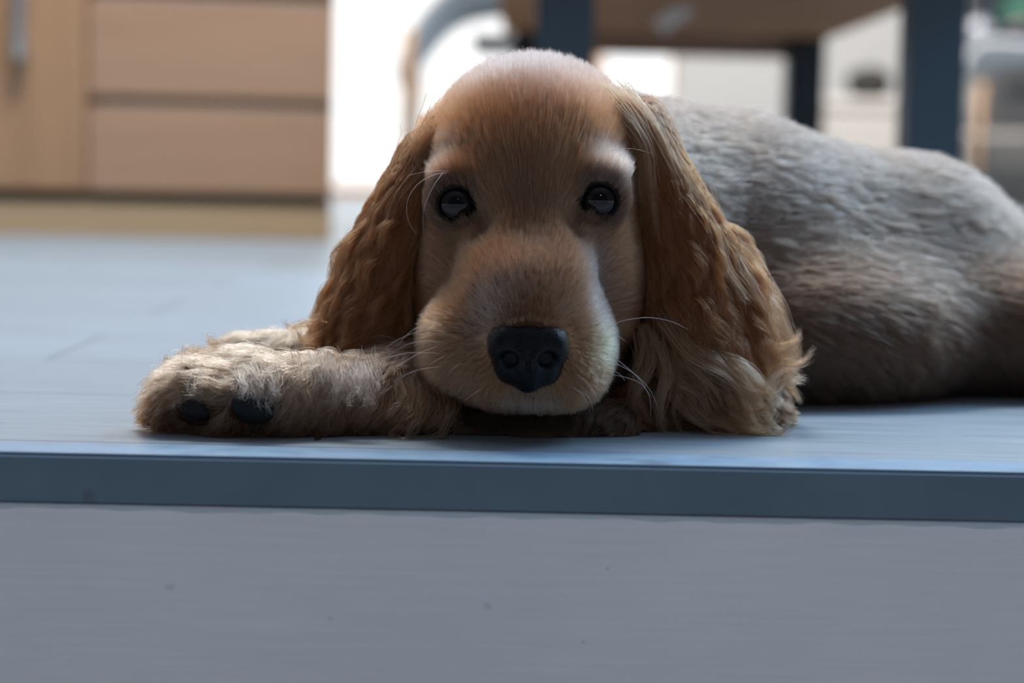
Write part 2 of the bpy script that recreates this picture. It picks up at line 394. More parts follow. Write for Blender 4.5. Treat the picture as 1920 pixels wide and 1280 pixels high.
blob('ball', (wx(1872, 7.05)+.045, 7.05, .545+.090), (.085, .085, .085), mat('green_ball', (.03, .13, .09), .5), 'dark green ball on the low shelf at upper right', 'ball')
blob('toy', (wx(1900, 6.85), 6.90, .545+.037), (.06, .05, .035), mat('pink_toy', (.45, .26, .22), .6), 'pale pink soft toy beside the green ball', 'toy')

# ------------------------------------------------------------------ implicit surface tools
def surface_nets(f, xs, ys, zs):
    s = f < 0
    c = np.zeros(tuple(np.array(f.shape)-1), np.int8)
    cor = [(i, j, k) for i in (0, 1) for j in (0, 1) for k in (0, 1)]
    sl = lambda a, n: slice(a, n-1+a)
    nx, ny, nz_ = f.shape
    for i, j, k in cor: c += s[sl(i, nx), sl(j, ny), sl(k, nz_)]
    act = (c > 0) & (c < 8)
    I, J, K = np.nonzero(act); idx = -np.ones(act.shape, np.int64); idx[I, J, K] = np.arange(len(I))
    acc = np.zeros((len(I), 3)); cnt = np.zeros(len(I))
    X = lambda i, j, k: np.stack([xs[I+i], ys[J+j], zs[K+k]], 1)
    for a in cor:
        for ax in range(3):
            if a[ax]: continue
            b = list(a); b[ax] = 1
            fa = f[I+a[0], J+a[1], K+a[2]]; fb = f[I+b[0], J+b[1], K+b[2]]
            mk = (fa < 0) != (fb < 0); tt = np.where(mk, fa/np.where(fa == fb, 1, fa-fb), 0)[:, None]
            p = X(*a)*(1-tt) + X(*b)*tt
            acc[mk] += p[mk]; cnt[mk] += 1
    V = acc/cnt[:, None]; Q = []
    for ax in range(3):
        n = [nx, ny, nz_]
        lo = [slice(1, n[d]-1) for d in range(3)]; hi = list(lo)
        lo[ax] = slice(0, n[ax]-1); hi[ax] = slice(1, n[ax])
        a, b = s[tuple(lo)], s[tuple(hi)]
        E = np.argwhere(a != b); 
        off = [1, 1, 1]; off[ax] = 0
        E = E + np.array(off)
        d1, d2 = (ax+1) % 3, (ax+2) % 3
        def cell(o1, o2):
            e = E.copy(); e[:, d1] -= o1; e[:, d2] -= o2; return idx[e[:, 0], e[:, 1], e[:, 2]]
        q = np.stack([cell(1, 1), cell(0, 1), cell(0, 0), cell(1, 0)], 1)
        fl_ = ~s[E[:, 0], E[:, 1], E[:, 2]]
        q[fl_] = q[fl_][:, ::-1]; Q.append(q)
    return V, np.concatenate(Q)

class Field:
    def __init__(s, xs, ys, zs):
        s.xs, s.ys, s.zs = xs, ys, zs
        s.f = np.full((len(xs), len(ys), len(zs)), .06, np.float32); s.lab = np.zeros(s.f.shape, np.uint8)
    def sub(s, lo, hi):
        r = []
        for a, l, h in ((s.xs, lo[0], hi[0]), (s.ys, lo[1], hi[1]), (s.zs, lo[2], hi[2])):
            r.append(slice(max(np.searchsorted(a, l)-1, 0), np.searchsorted(a, h)+1))
        r = tuple(r)
        G = np.meshgrid(s.xs[r[0]], s.ys[r[1]], s.zs[r[2]], indexing='ij')
        return r, G
    def apply(s, r, d, k, lab, mode='add'):
        a = s.f[r].copy(); d = d.astype(np.float32)
        if mode == 'add':
            h = np.clip(.5+.5*(a-d)/k, 0, 1)
            s.f[r] = a*(1-h) + d*h - k*h*(1-h)
            L = s.lab[r]; L[d < a] = lab
        else:
            d = -d; h = np.clip(.5-.5*(a-d)/k, 0, 1)
            s.f[r] = a*(1-h) + d*h + k*h*(1-h)
    def ell(s, c, rad, k=.01, lab=0, rot=None, mode='add', mg=.025):
        c = np.array(c, float); rad = np.array(rad, float); R = rad.max()+mg
        r, (X, Y, Z) = s.sub(c-R, c+R)
        X, Y, Z = X-c[0], Y-c[1], Z-c[2]
        if rot is not None:   # rot: 3x3 rows = local axes
            X, Y, Z = [rot[i][0]*X+rot[i][1]*Y+rot[i][2]*Z for i in range(3)]
        k0 = np.sqrt((X/rad[0])**2+(Y/rad[1])**2+(Z/rad[2])**2)
        k1 = np.sqrt((X/rad[0]**2)**2+(Y/rad[1]**2)**2+(Z/rad[2]**2)**2)+1e-9
        s.apply(r, np.where(k0 < .05, -rad.min(), k0*(k0-1)/k1), k, lab, mode)
    def cap(s, a, b, ra, rb, k=.01, lab=0, mode='add', mg=.025):
        a = np.array(a, float); b = np.array(b, float); R = max(ra, rb)+mg
        r, (X, Y, Z) = s.sub(np.minimum(a, b)-R, np.maximum(a, b)+R)
        ab = b-a; tt = np.clip(((X-a[0])*ab[0]+(Y-a[1])*ab[1]+(Z-a[2])*ab[2])/(ab@ab), 0, 1)
        d = np.sqrt((X-a[0]-tt*ab[0])**2+(Y-a[1]-tt*ab[1])**2+(Z-a[2]-tt*ab[2])**2) - (ra+(rb-ra)*tt)
        s.apply(r, d, k, lab, mode)
    def sample(s, p):
        """trilinear value and gradient at points"""
        ii = []; tt = []; hh = []
        for a, d in ((s.xs, 0), (s.ys, 1), (s.zs, 2)):
            i = np.clip(np.searchsorted(a, p[:, d])-1, 0, len(a)-2); h = a[i+1]-a[i]
            ii.append(i); hh.append(h); tt.append(np.clip((p[:, d]-a[i])/h, 0, 1))
        f = s.f; i, j, k = ii; u, v, w = tt
        c = {(a, b, e): f[i+a, j+b, k+e] for a in (0, 1) for b in (0, 1) for e in (0, 1)}
        c00 = c[0, 0, 0]*(1-u)+c[1, 0, 0]*u; c10 = c[0, 1, 0]*(1-u)+c[1, 1, 0]*u
        c01 = c[0, 0, 1]*(1-u)+c[1, 0, 1]*u; c11 = c[0, 1, 1]*(1-u)+c[1, 1, 1]*u
        c0 = c00*(1-v)+c10*v; c1 = c01*(1-v)+c11*v
        val = c0*(1-w)+c1*w
        gz = (c1-c0)/hh[2]; gy = ((c10-c00)*(1-w)+(c11-c01)*w)/hh[1]
        g0 = (c[1, 0, 0]-c[0, 0, 0])*(1-v)+(c[1, 1, 0]-c[0, 1, 0])*v
        g1 = (c[1, 0, 1]-c[0, 0, 1])*(1-v)+(c[1, 1, 1]-c[0, 1, 1])*v
        gx = (g0*(1-w)+g1*w)/hh[0]
        g = np.stack([gx, gy, gz], 1); g /= np.linalg.norm(g, axis=1, keepdims=True)+1e-9
        return val, g
    def label(s, p):
        i = [np.clip(np.searchsorted(a, p[:, d]), 0, len(a)-1) for a, d in ((s.xs, 0), (s.ys, 1), (s.zs, 2))]
        return s.lab[i[0], i[1], i[2]]
def rotax(ux):
    """local axes with first axis along ux"""
    a = np.array(ux, float); a /= np.linalg.norm(a)
    h = np.array([0, 1.0, 0]) if abs(a[1]) < .8 else np.array([0, 0, 1.0])
    c = np.cross(a, h); c /= np.linalg.norm(c); b = np.cross(c, a)
    return np.array([a, b, c])

def axis(parts):
    out = []
    for a, b, h in parts: out.append(np.arange(a, b, h))
    return np.concatenate(out)
xs = axis([(-.205, .125, .0013), (.125, .56, .004)]); ys = axis([(.965, 1.16, .0013), (1.16, 1.62, .004)]); zs = axis([(-.006, .212, .0015)])
fd = Field(xs, ys, zs)
HEAD, EARL, EARR, BODY, LEG, PAW, ELBOW, NECK, THROAT = 1, 2, 3, 4, 5, 6, 7, 8, 9

# ---- torso
ch = [((.03, 1.22, .100), .068), ((.12, 1.285, .084), .077), ((.24, 1.34, .066), .072), ((.34, 1.39, .036), .046), ((.46, 1.45, .02), .03)]
for (a, ra), (b_, rb) in zip(ch[:-1], ch[1:]): fd.cap(a, b_, ra, rb, .02, BODY, mg=.04)
fd.ell((.17, 1.268, .042), (.12, .085, .05), .03, BODY, rot=rotax((.9, .35, 0)), mg=.04)
fd.ell((.33, 1.330, .042), (.10, .09, .046), .03, BODY, rot=rotax((.9, .3, 0)), mg=.04)      # thigh
fd.ell((.42, 1.37, .03), (.08, .08, .036), .02, BODY, mg=.04)
# neck and shoulders
fd.cap(W(1010, 330, 1.15), (.06, 1.25, .098), .052, .072, .02, NECK, mg=.04)
fd.ell((.065, 1.165, .060), (.05, .05, .055), .02, NECK, mg=.04)
# ---- forelegs
fd.cap(W(900, 703, 1.116), W(760, 748, 1.061), .032, .024, .01, LEG)
fd.cap(W(760, 748, 1.058), W(600, 748, 1.038), .0215, .0185, .01, LEG)
fd.cap(W(600, 748, 1.038), W(480, 741, 1.032), .0185, .0200, .01, LEG)
for (px, py, Y, r) in ((505, 738, 1.034, .0150), (455, 722, 1.052, .0175), (395, 728, 1.055, .0165), (352, 738, 1.040, .0150), (415, 752, 1.034, .0150), (330, 762, 1.052, .0125)):
    fd.ell(W(px+12, py, Y-.014), (r*1.15, r, r), .006, PAW)
fd.cap(W(410, 778, 1.031), W(550, 783, 1.031), .011, .011, .01, PAW)
fd.cap(W(460, 680, 1.15), W(640, 672, 1.16), .0150, .017, .01, LEG)     # far forepaw
fd.cap(W(640, 690, 1.16), W(850, 650, 1.19), .02, .03, .01, LEG)
# right elbow and forearm under chin
fd.ell(W(1300, 722, 1.118), (.040, .032, .027), .012, ELBOW)
fd.cap(W(1290, 760, 1.105), W(1150, 785, 1.085), .020, .0135, .01, ELBOW)
fd.cap(W(1150, 800, 1.060), W(1010, 806, 1.050), .0120, .0105, .008, THROAT)
fd.cap(W(1010, 806, 1.050), W(860, 796, 1.056), .0105, .0130, .008, THROAT)
fd.ell(W(1000, 720, 1.11), (.05, .04, .035), .010, THROAT)
# ---- head
fd.ell(W(1000, 319, 1.118), (.0560, .060, .0560), .012, HEAD)
fd.ell(W(990, 335, 1.080), (.044, .036, .050), .015, HEAD)
fd.ell(W(992, 430, 1.088), (.0505, .042, .050), .015, HEAD)
fd.ell(W(992, 540, 1.090), (.0490, .045, .050), .015, HEAD)
fd.ell(W(850, 540, 1.082), (.0165, .028, .034), .012, HEAD)
fd.ell(W(1134, 540, 1.082), (.0165, .028, .034), .012, HEAD)
# muzzle bridge
fd.cap(W(990, 330, 1.066), W(989, 450, 1.055), .0230, .0230, .014, HEAD)
fd.cap(W(989, 450, 1.055), W(988, 560, 1.027), .0230, .0235, .010, HEAD)
fd.cap(W(988, 560, 1.027), W(990, 640, 1.014), .0245, .0225, .010, HEAD)
fd.ell(W(925, 555, 1.040), (.0160, .022, .028), .015, HEAD)
fd.ell(W(1046, 555, 1.038), (.0155, .024, .030), .012, HEAD)
# flews and lower jaw
fd.ell(W(884, 645, 1.040), (.0240, .030, .0262), .010, HEAD)
fd.ell(W(1068, 648, 1.038), (.0205, .030, .0262), .010, HEAD)
fd.ell(W(940, 693, 1.024), (.0200, .020, .0170), .008, HEAD)
fd.ell(W(1046, 693, 1.024), (.0200, .020, .0170), .008, HEAD)
fd.ell(W(995, 728, 1.036), (.0270, .028, .0085), .004, HEAD)
# brows
fd.ell(W(868, 335, 1.060), (.0150, .012, .0080), .010, HEAD)
fd.ell(W(1118, 326, 1.060), (.0150, .012, .0080), .010, HEAD)
# temple hollows, stop, inner canthus hollows
fd.ell(W(905, 425, 1.038), (.0050, .008, .010), .008, HEAD, mode='sub')
fd.ell(W(1078, 420, 1.038), (.0050, .008, .010), .008, HEAD, mode='sub')
# philtrum and mouth line
fd.cap(W(990, 728, 1.000), W(991, 752, 1.003), .0012, .0014, .002, HEAD, mode='sub')
pm = [W(x, y, Y) for x, y, Y in ((872, 748, 1.012), (915, 760, 1.004), (955, 757, 1.001), (991, 750, 1.001), (1030, 759, 1.001), (1075, 764, 1.004), (1120, 750, 1.012))]
for a, b_ in zip(pm[:-1], pm[1:]): fd.cap(a, b_, .0016, .0016, .0025, HEAD, mode='sub')
# eyes: lids then openings
EYES = [(W(856, 382, 1.0565), 1), (W(1123, 375, 1.0565), -1)]
ER = .0112
for e, sgn in EYES:
    fd.ell(e+np.array([0, .0005, 0]), (.0142, .0130, .0138), .006, HEAD)
    ax_ = rotax((1, .25*sgn*-1, .05*sgn))
    fd.ell(e+np.array([-.0002*sgn, -.012, -.0004]), (.0084, .0135, .0080), .0018, HEAD, rot=ax_, mode='sub')
    fd.ell(e+np.array([.0082*sgn, -.0115, -.0028]), (.0036, .007, .0028), .002, HEAD, mode='sub')   # inner corner
    fd.ell(e, (ER*.985,)*3, .0004, HEAD, mode='sub')
# ---- ears (hanging flaps)
def earchain(pts, lab):
    for (p, rd, ang) in pts:
        c_ = W(*p); a = np.array([math.cos(ang), 0, math.sin(ang)])
        fd.ell(c_, rd, .012, lab, rot=np.array([a, [0, 1, 0], [-a[2], 0, a[0]]]))
earchain([((824, 298, 1.118), (.011, .024, .016), -.6), ((800, 315, 1.112), (.011, .020, .018), 0), ((768, 365, 1.106), (.0115, .024, .026), -.35), ((745, 440, 1.100), (.0150, .024, .030), -.3),
          ((718, 520, 1.094), (.0190, .020, .030), -.25), ((700, 590, 1.090), (.0190, .016, .024), -.2)], EARL)
earchain([((1180, 262, 1.116), (.009, .022, .015), .6), ((1212, 265, 1.112), (.011, .020, .022), 0), ((1245, 350, 1.106), (.0135, .022, .032), .3), ((1275, 440, 1.100), (.0185, .022, .034), .3),
          ((1305, 530, 1.094), (.0240, .019, .034), .3), ((1320, 610, 1.090), (.0240, .016, .026), .25), ((1370, 560, 1.115), (.0170, .018, .040), .3)], EARR)
fd.cap(W(1352, 470, 1.082), W(1392, 640, 1.075), .0035, .0060, .012, EARR, mode='sub')
# clip to floor
fd.f[:] = np.maximum(fd.f, (.0012 - zs)[None, None, :].astype(np.float32))

V, Q = surface_nets(fd.f, xs, ys, zs)

mskin = mat('puppy_skin', (.06, .027, .013), .9, .05); t = mskin.node_tree
dog = empty('puppy', (.06, 1.2, 0))
tag(dog, 'golden spaniel puppy lying with its chin on the floor at the step edge', 'dog')
OFF = np.array([.06, 1.2, 0])
body = fast_mesh('body', V-OFF, Q, mskin, dog)

NC = W(990, 665, 1.0)
# dark lid skin: coloured by distance to the eyes (real black eye rims)
lidcol = mat('eye_rim', (.005, .004, .004), .5, .12)
body.data.materials.append(lidcol)
cen = V[Q].mean(1); mi = np.zeros(len(Q), np.int32)
for e, sgn in EYES:
    d = cen-e; r_ = np.sqrt((d[:, 0]/.0100)**2+(d[:, 2]/.0094)**2)
    mi[(r_ < 1) & (d[:, 1] < .004)] = 1
    d2 = cen-(e+np.array([.0092*sgn, 0, -.004])); mi[(np.hypot(d2[:, 0], d2[:, 2]) < .0050) & (d2[:, 1] < .004)] = 1
mi[(np.sqrt(((cen[:, 0]-NC[0])/.0172)**2 + ((cen[:, 2]-NC[2])/.0148)**2) < 1) & (cen[:, 1] < 1.02)] = 1
lipd = np.min([np.linalg.norm(cen-p, axis=1) for p in pm], 0)
mi[(lipd < .004)] = 1
body.data.polygons.foreach_set('material_index', mi)

# ------------------------------------------------------------------ eyes, nose, pads, claws
def sphere(name, c, r, material, parent, off=OFF, seg=48, rot=None):
    bm = bmesh.new(); bmesh.ops.create_uvsphere(bm, u_segments=seg, v_segments=seg//2, radius=1)
    r = (r,)*3 if not hasattr(r, '__len__') else r
    for v in bm.verts:
        p = np.array([v.co[i]*r[i] for i in range(3)])
        if rot is not None: p = rot.T @ p
        v.co = p
    o = bm_obj(name, bm, material, parent, True); o.location = np.array(c)-off
    return o
meye = mat('eye', (.006, .007, .010), .02, .3)
# dark brown iris ring round a black pupil, by object-space angle from the front
t = meye.node_tree; b = t.nodes['Principled BSDF']; tcn = N(t, 'ShaderNodeTexCoord')
mpp = N(t, 'ShaderNodeMapping'); mpp.inputs['Scale'].default_value = (1/ER, 0, 1/ER); t.links.new(tcn.outputs['Object'], mpp.inputs[0])
ln = N(t, 'ShaderNodeVectorMath', operation='LENGTH'); t.links.new(mpp.outputs[0], ln.inputs[0])
rr = ramp(t, ln.outputs['Value'], [(.30, (.001, .001, .002)), (.40, (.016, .010, .007)), (.62, (.010, .007, .006)), (.72, (.004, .004, .005))], 'LINEAR')
t.links.new(rr.outputs[0], b.inputs['Base Color'])
for e, sgn in EYES:
    ey_ = sphere('eye', e, ER, meye, dog); 

mnose = mat('nose_leather', (.0022, .0024, .0035), .36, .17); t = mnose.node_tree; b = t.nodes['Principled BSDF']
tcn = N(t, 'ShaderNodeTexCoord'); vo = N(t, 'ShaderNodeTexVoronoi'); vo.inputs['Scale'].default_value = 1100
t.links.new(tcn.outputs['Object'], vo.inputs[0])
bp = N(t, 'ShaderNodeBump'); bp.inputs['Strength'].default_value = .55; bp.inputs['Distance'].default_value = .0004; bp.invert = True
t.links.new(vo.outputs['Distance'], bp.inputs['Height']); t.links.new(bp.outputs[0], b.inputs['Normal'])
nc = W(990, 665, 1.0); hn = .0005
nf = Field(np.arange(nc[0]-.026, nc[0]+.026, hn), np.arange(nc[1]-.022, nc[1]+.026, hn), np.arange(nc[2]-.026, nc[2]+.024, hn))
nf.ell(W(990, 629, 1.005), (.0158, .0135, .0092), .005)
nf.ell(W(944, 645, 1.003), (.0080, .0120, .0100), .005)
nf.ell(W(1038, 647, 1.003), (.0080, .0120, .0100), .005)
nf.ell(W(990, 672, .999), (.0100, .0105, .0120), .005)
nf.ell(W(990, 705, 1.003), (.0075, .0095, .0080), .004)
nf.ell(W(955, 690, 1.004), (.0070, .009, .0075), .004); nf.ell(W(1025, 692, 1.004), (.0070, .009, .0075), .004)
for sg, cx in ((-1, 953), (1, 1028)):
    nf.ell(W(cx, 676, .990), (.0046, .0065, .0038), .0024, mode='sub')
    nf.cap(W(cx, 678, .990), W(cx+sg*22, 690, .992), .0022, .0010, .0015, mode='sub')
    nf.cap(W(cx+sg*2, 678, .990), W(cx-sg*6, 700, .992), .0016, .0008, .0015, mode='sub')
nf.cap(W(990, 655, .9878), W(990, 735, .9925), .0006, .0009, .0012, mode='sub')
Vn, Qn = surface_nets(nf.f, nf.xs, nf.ys, nf.zs)
fast_mesh('nose', Vn-OFF, Qn, mnose, dog)

mpad = mat('paw_pad', (.006, .006, .007), .6, .25)
for (px, py, Y, r) in ((474, 765, 1.0035, (.0105, .0060, .0068)), (370, 767, 1.0110, (.0085, .006, .0056)), (414, 745, 1.0085, (.004, .004, .003))):
    o = sphere('paw_pad', W(px, py, Y), r, mpad, dog, seg=32, rot=np.array([[.96, 0, -.28], [0, 1, 0], [.28, 0, .96]]))
    o['label'] = 'black toe pad'
mclaw = mat('claw', (.05, .035, .028), .4)
for pts in (((596, 822, 1.012), (590, 832, 1.006), (584, 838, 1.001)), ((312, 752, 1.045), (298, 762, 1.043), (290, 772, 1.042))):
    tube('claw', [W(*p)-OFF for p in pts], [.0016, .0011, .0002], mclaw, dog)

# ------------------------------------------------------------------ fur
# colours: hair tint lives in a per-hair attribute
def hair_material(name, rough=.28):
    mt = bpy.data.materials.new(name); mt.use_nodes = True; t = mt.node_tree; t.nodes.clear()
    at = N(t, 'ShaderNodeAttribute'); at.attribute_name = 'tint'
    h = N(t, 'ShaderNodeBsdfHairPrincipled'); h.model = 'CHIANG'; h.parametrization = 'COLOR'
    h.inputs['Roughness'].default_value = rough; h.inputs['Radial Roughness'].default_value = .3
    h.inputs['Coat'].default_value = 0
    t.links.new(at.outputs['Color'], h.inputs['Color'])
    o = N(t, 'ShaderNodeOutputMaterial'); t.links.new(h.outputs[0], o.inputs[0])
    return mt
mhair = hair_material('fur')
def add_curves(name, P_, rad, col, material, parent):
    """P_ (n,k,3) points, rad (n,k), col (n,3)"""
    n, k, _ = P_.shape
    hc = bpy.data.hair_curves.new(name); hc.add_curves([k]*n)
    hc.position_data.foreach_set('vector', (P_-OFF).astype(np.float32).ravel())
    ra = hc.attributes.get('radius') or hc.attributes.new('radius', 'FLOAT', 'POINT')
    ra.data.foreach_set('value', rad.astype(np.float32).ravel())
    at = hc.attributes.new('tint', 'FLOAT_COLOR', 'CURVE')
    at.data.foreach_set('color', np.concatenate([col, np.ones((n, 1))], 1).astype(np.float32).ravel())
    hc.materials.append(material)
    o = bpy.data.objects.new(name, hc); COL.objects.link(o); o.parent = parent
    return o

def nrm(v): return v/(np.linalg.norm(v, axis=-1, keepdims=True)+1e-9)
def noise3(p, s, seed=0):
    r = np.random.default_rng(seed); o = np.zeros(len(p))
    for i in range(6):
        d = nrm(r.normal(size=3)); o += np.sin((p@d)*s*(.6+r.random()*1.2)+r.random()*6.28)
    return o/3.0

tri = np.concatenate([Q[:, [0, 1, 2]], Q[:, [0, 2, 3]]]); A = V[tri[:, 0]]; B = V[tri[:, 1]]; C_ = V[tri[:, 2]]
fn = np.cross(B-A, C_-A); ar = np.linalg.norm(fn, axis=1)/2; tc_ = (A+B+C_)/3
_, tn = fd.sample(tc_); tl = fd.label(tc_ + tn*-.002)
facing = -(tn[:, 1]); 
side_w = np.where(tn[:, 1] > .55, .10, np.where(tn[:, 1] > .2, .5, 1.0))
tmat = np.concatenate([mi, mi])
def roots(labs, n, extra=None):
    w = ar*side_w*np.isin(tl, labs)*(tc_[:, 2] > .0022)
    w = w*(tmat == 0)
    if extra is not None: w = w*extra(tc_, tn)
    c = np.cumsum(w); i = np.searchsorted(c, rng.random(n)*c[-1]); i = np.clip(i, 0, len(w)-1)
    u = rng.random((n, 1)); v = rng.random((n, 1)); fl_ = (u+v) > 1; u = np.where(fl_, 1-u, u); v = np.where(fl_, 1-v, v)
    p = A[i]*(1-u-v)+B[i]*u+C_[i]*v
    _, g = fd.sample(p)
    return p, g

def grow(p, n, dirf, L, lift, K=6, grav=0.0, wave=0.0, wfreq=1.0, clump=0.0, cell=.006, jit=.15, keep=.0003, stiff=.45, per=25, cj=.10):
    """integrate each hair along the coat direction, kept outside the skin"""
    m_ = len(p); out = np.zeros((m_, K, 3)); out[:, 0] = p
    d0 = dirf(p); d0 = nrm(d0 - n*(d0*n).sum(1, keepdims=True))
    d = nrm(d0*(1-lift)[:, None] + n*lift[:, None] + rng.normal(size=(m_, 3))*jit)
    st_ = (L/(K-1))[:, None]; q = p.copy()
    ncl = max(int(m_/per), 1); pick = rng.choice(m_, ncl, replace=False)
    kd = kdtree.KDTree(ncl)
    for a_, b_ in enumerate(pick): kd.insert(p[b_], a_)
    kd.balance(); qq = p + rng.normal(size=p.shape)*cell*.12
    inv = np.fromiter((kd.find(v_)[1] for v_ in qq.tolist()), np.int64, m_)
    cr = rng.random(ncl)[inv]; L = L*(.72+.56*rng.random(ncl))[inv]
    st_ = (L/(K-1))[:, None]
    ph = cr*6.283*3; side = nrm(np.cross(d0, n)+1e-6)
    d = nrm(d + (rng.normal(size=(ncl, 3))*cj)[inv])
    for k in range(1, K):
        u = k/(K-1)
        q = q + d*st_
        val, g = fd.sample(q)
        lim = keep*(1+u*3)
        pen = np.maximum(lim-val, 0)[:, None]; q = q + g*pen
        q[:, 2] = np.maximum(q[:, 2], .0006)
        f = dirf(q); f = nrm(f - .8*g*np.minimum((f*g).sum(1, keepdims=True), 0))
        f = nrm(f + .35*n*(1-u)*lift[:, None])
        d = nrm(d*(1-stiff) + f*stiff + np.array([0, 0, -grav])*u)
        if np.any(wave): d = nrm(d + side*(wave*np.cos(6.283*wfreq*u+ph))[:, None] + n*(wave*.5*np.sin(6.283*wfreq*u+ph*1.7))[:, None])
        out[:, k] = q
    if clump:
        cnt = np.bincount(inv, minlength=ncl)[:, None]+1e-9
        for k in range(1, K):
            cen_ = np.stack([np.bincount(inv, out[:, k, a], minlength=ncl) for a in range(3)], 1)/cnt
            w = clump*(k/(K-1))**1.5
            out[:, k] = out[:, k]*(1-w)+(cen_[inv] + rng.normal(size=(m_, 3))*.0004)*w
    return out

NOSE = W(990, 640, 1.005)
def tint(n, base, var=.12, p=None, s=60, pale=.07):
    c = np.array(base)[None]*np.ones((n, 1)) if np.ndim(base) == 1 else base
    if pale is not None:      # strand glints put into the colour: a random share of paler hairs
        w_ = (rng.random((n, 1)) < pale)*.45; c = c*(1-w_) + (c*1.6+np.array([.16, .14, .13]))*w_
    k = 1 + rng.normal(size=(n, 1))*var
    if p is not None: k = k*(1+.12*noise3(p, s)[:, None])
    return np.clip(c*k, .004, .97)
def rads(n, K, r0, tip=.25):
    u = np.linspace(0, 1, K)[None]; return r0*(1-(1-tip)*u**1.5)*np.ones((n, 1))*(.75+.5*rng.random((n, 1)))

def head_dir(q):
    d = q-(NOSE+np.array([0, .015, -.004])); d = nrm(d)
    d = d + np.array([0, .25, 0])
    low = np.clip((NOSE[2]+.012-q[:, 2])/.02, 0, 1)[:, None]
    return nrm(d*(1-low*.3) + np.array([0, 0, -.6])*low*.5)
HS = 1.0
# head
n = int(260000*HS)
def hd_ex(c, tn_):
    w = np.ones(len(c))
    dn = np.sqrt(((c[:, 0]-nc[0])/.0176)**2 + ((c[:, 2]-nc[2]-.0002)/.0158)**2 + (np.maximum(c[:, 1]-1.012, 0)/.01)**2)
    w[dn < 1] = 0
    return w
p, g = roots([HEAD], n, hd_ex)
dn = np.linalg.norm(p-NOSE, axis=1); de = np.min([np.linalg.norm(p-e, axis=1) for e, _ in EYES], 0)
L = np.interp(dn, [.015, .04, .08, .14], [.0030, .0050, .0075, .0100])*(.75+.5*rng.random(n))
L *= np.interp(de, [.010, .018], [.45, 1])
lift = np.interp(dn, [.015, .05, .12], [.28, .22, .20])
hp = grow(p, g, head_dir, L, lift, K=5, clump=.22, cell=.0028, jit=.10, keep=.0002, per=14, cj=.04)
zt = p[:, 2]
col = np.array([.155, .064, .025])[None]*np.ones((n, 1))
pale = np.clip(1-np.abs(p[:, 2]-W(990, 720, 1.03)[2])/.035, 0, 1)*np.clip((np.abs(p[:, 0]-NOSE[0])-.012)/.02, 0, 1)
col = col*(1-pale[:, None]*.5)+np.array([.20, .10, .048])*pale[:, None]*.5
eyed = np.clip((.0215-de)/.008, 0, 1)[:, None]; col = col*(1-.85*eyed)
# coat marks, plus lit streaks on muzzle and brow put into the hair colour
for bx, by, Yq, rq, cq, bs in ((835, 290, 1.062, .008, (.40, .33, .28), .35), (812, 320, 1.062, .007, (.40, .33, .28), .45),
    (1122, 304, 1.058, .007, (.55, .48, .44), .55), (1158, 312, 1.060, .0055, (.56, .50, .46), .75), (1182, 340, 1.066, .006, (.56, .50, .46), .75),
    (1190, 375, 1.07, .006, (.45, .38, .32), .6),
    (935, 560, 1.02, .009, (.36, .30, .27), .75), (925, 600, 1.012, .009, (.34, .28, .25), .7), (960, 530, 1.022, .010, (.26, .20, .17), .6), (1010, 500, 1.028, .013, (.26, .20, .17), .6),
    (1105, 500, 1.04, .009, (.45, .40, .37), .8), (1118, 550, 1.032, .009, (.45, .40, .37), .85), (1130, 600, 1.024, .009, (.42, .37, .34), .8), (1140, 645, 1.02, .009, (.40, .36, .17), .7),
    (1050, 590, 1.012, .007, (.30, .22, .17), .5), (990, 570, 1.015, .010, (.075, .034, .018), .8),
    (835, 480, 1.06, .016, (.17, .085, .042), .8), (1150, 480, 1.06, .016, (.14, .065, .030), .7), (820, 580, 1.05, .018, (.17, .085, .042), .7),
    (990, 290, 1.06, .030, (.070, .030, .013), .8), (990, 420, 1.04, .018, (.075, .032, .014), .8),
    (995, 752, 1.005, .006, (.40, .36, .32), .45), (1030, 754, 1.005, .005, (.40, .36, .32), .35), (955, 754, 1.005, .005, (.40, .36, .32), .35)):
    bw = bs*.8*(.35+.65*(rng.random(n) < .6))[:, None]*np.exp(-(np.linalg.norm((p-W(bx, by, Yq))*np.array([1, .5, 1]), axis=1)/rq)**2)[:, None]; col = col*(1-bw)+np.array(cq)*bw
tp = np.clip((p[:, 2]-.152)/.03, 0, 1)[:, None]; col = col*(1-tp*.85)+np.array([.088, .068, .062])*tp*.75  # crown greyed in the hair colour to imitate its cool sheen
# dark smudge above the nose leather and upper lip edge
nd = np.exp(-(np.linalg.norm((p-W(990, 606, 1.0))*np.array([.6, 1, 1.6]), axis=1)/.0055)**2)[:, None]; col = col*(1-nd*.75)
ld = np.exp(-(np.min([np.linalg.norm(p-q_, axis=1) for q_ in pm], 0)/.006)**2)[:, None]; col = col*(1-ld*.6)
add_curves('face_fur', hp, rads(n, 5, .000095), tint(n, col, .26, p, 90), mhair, dog)

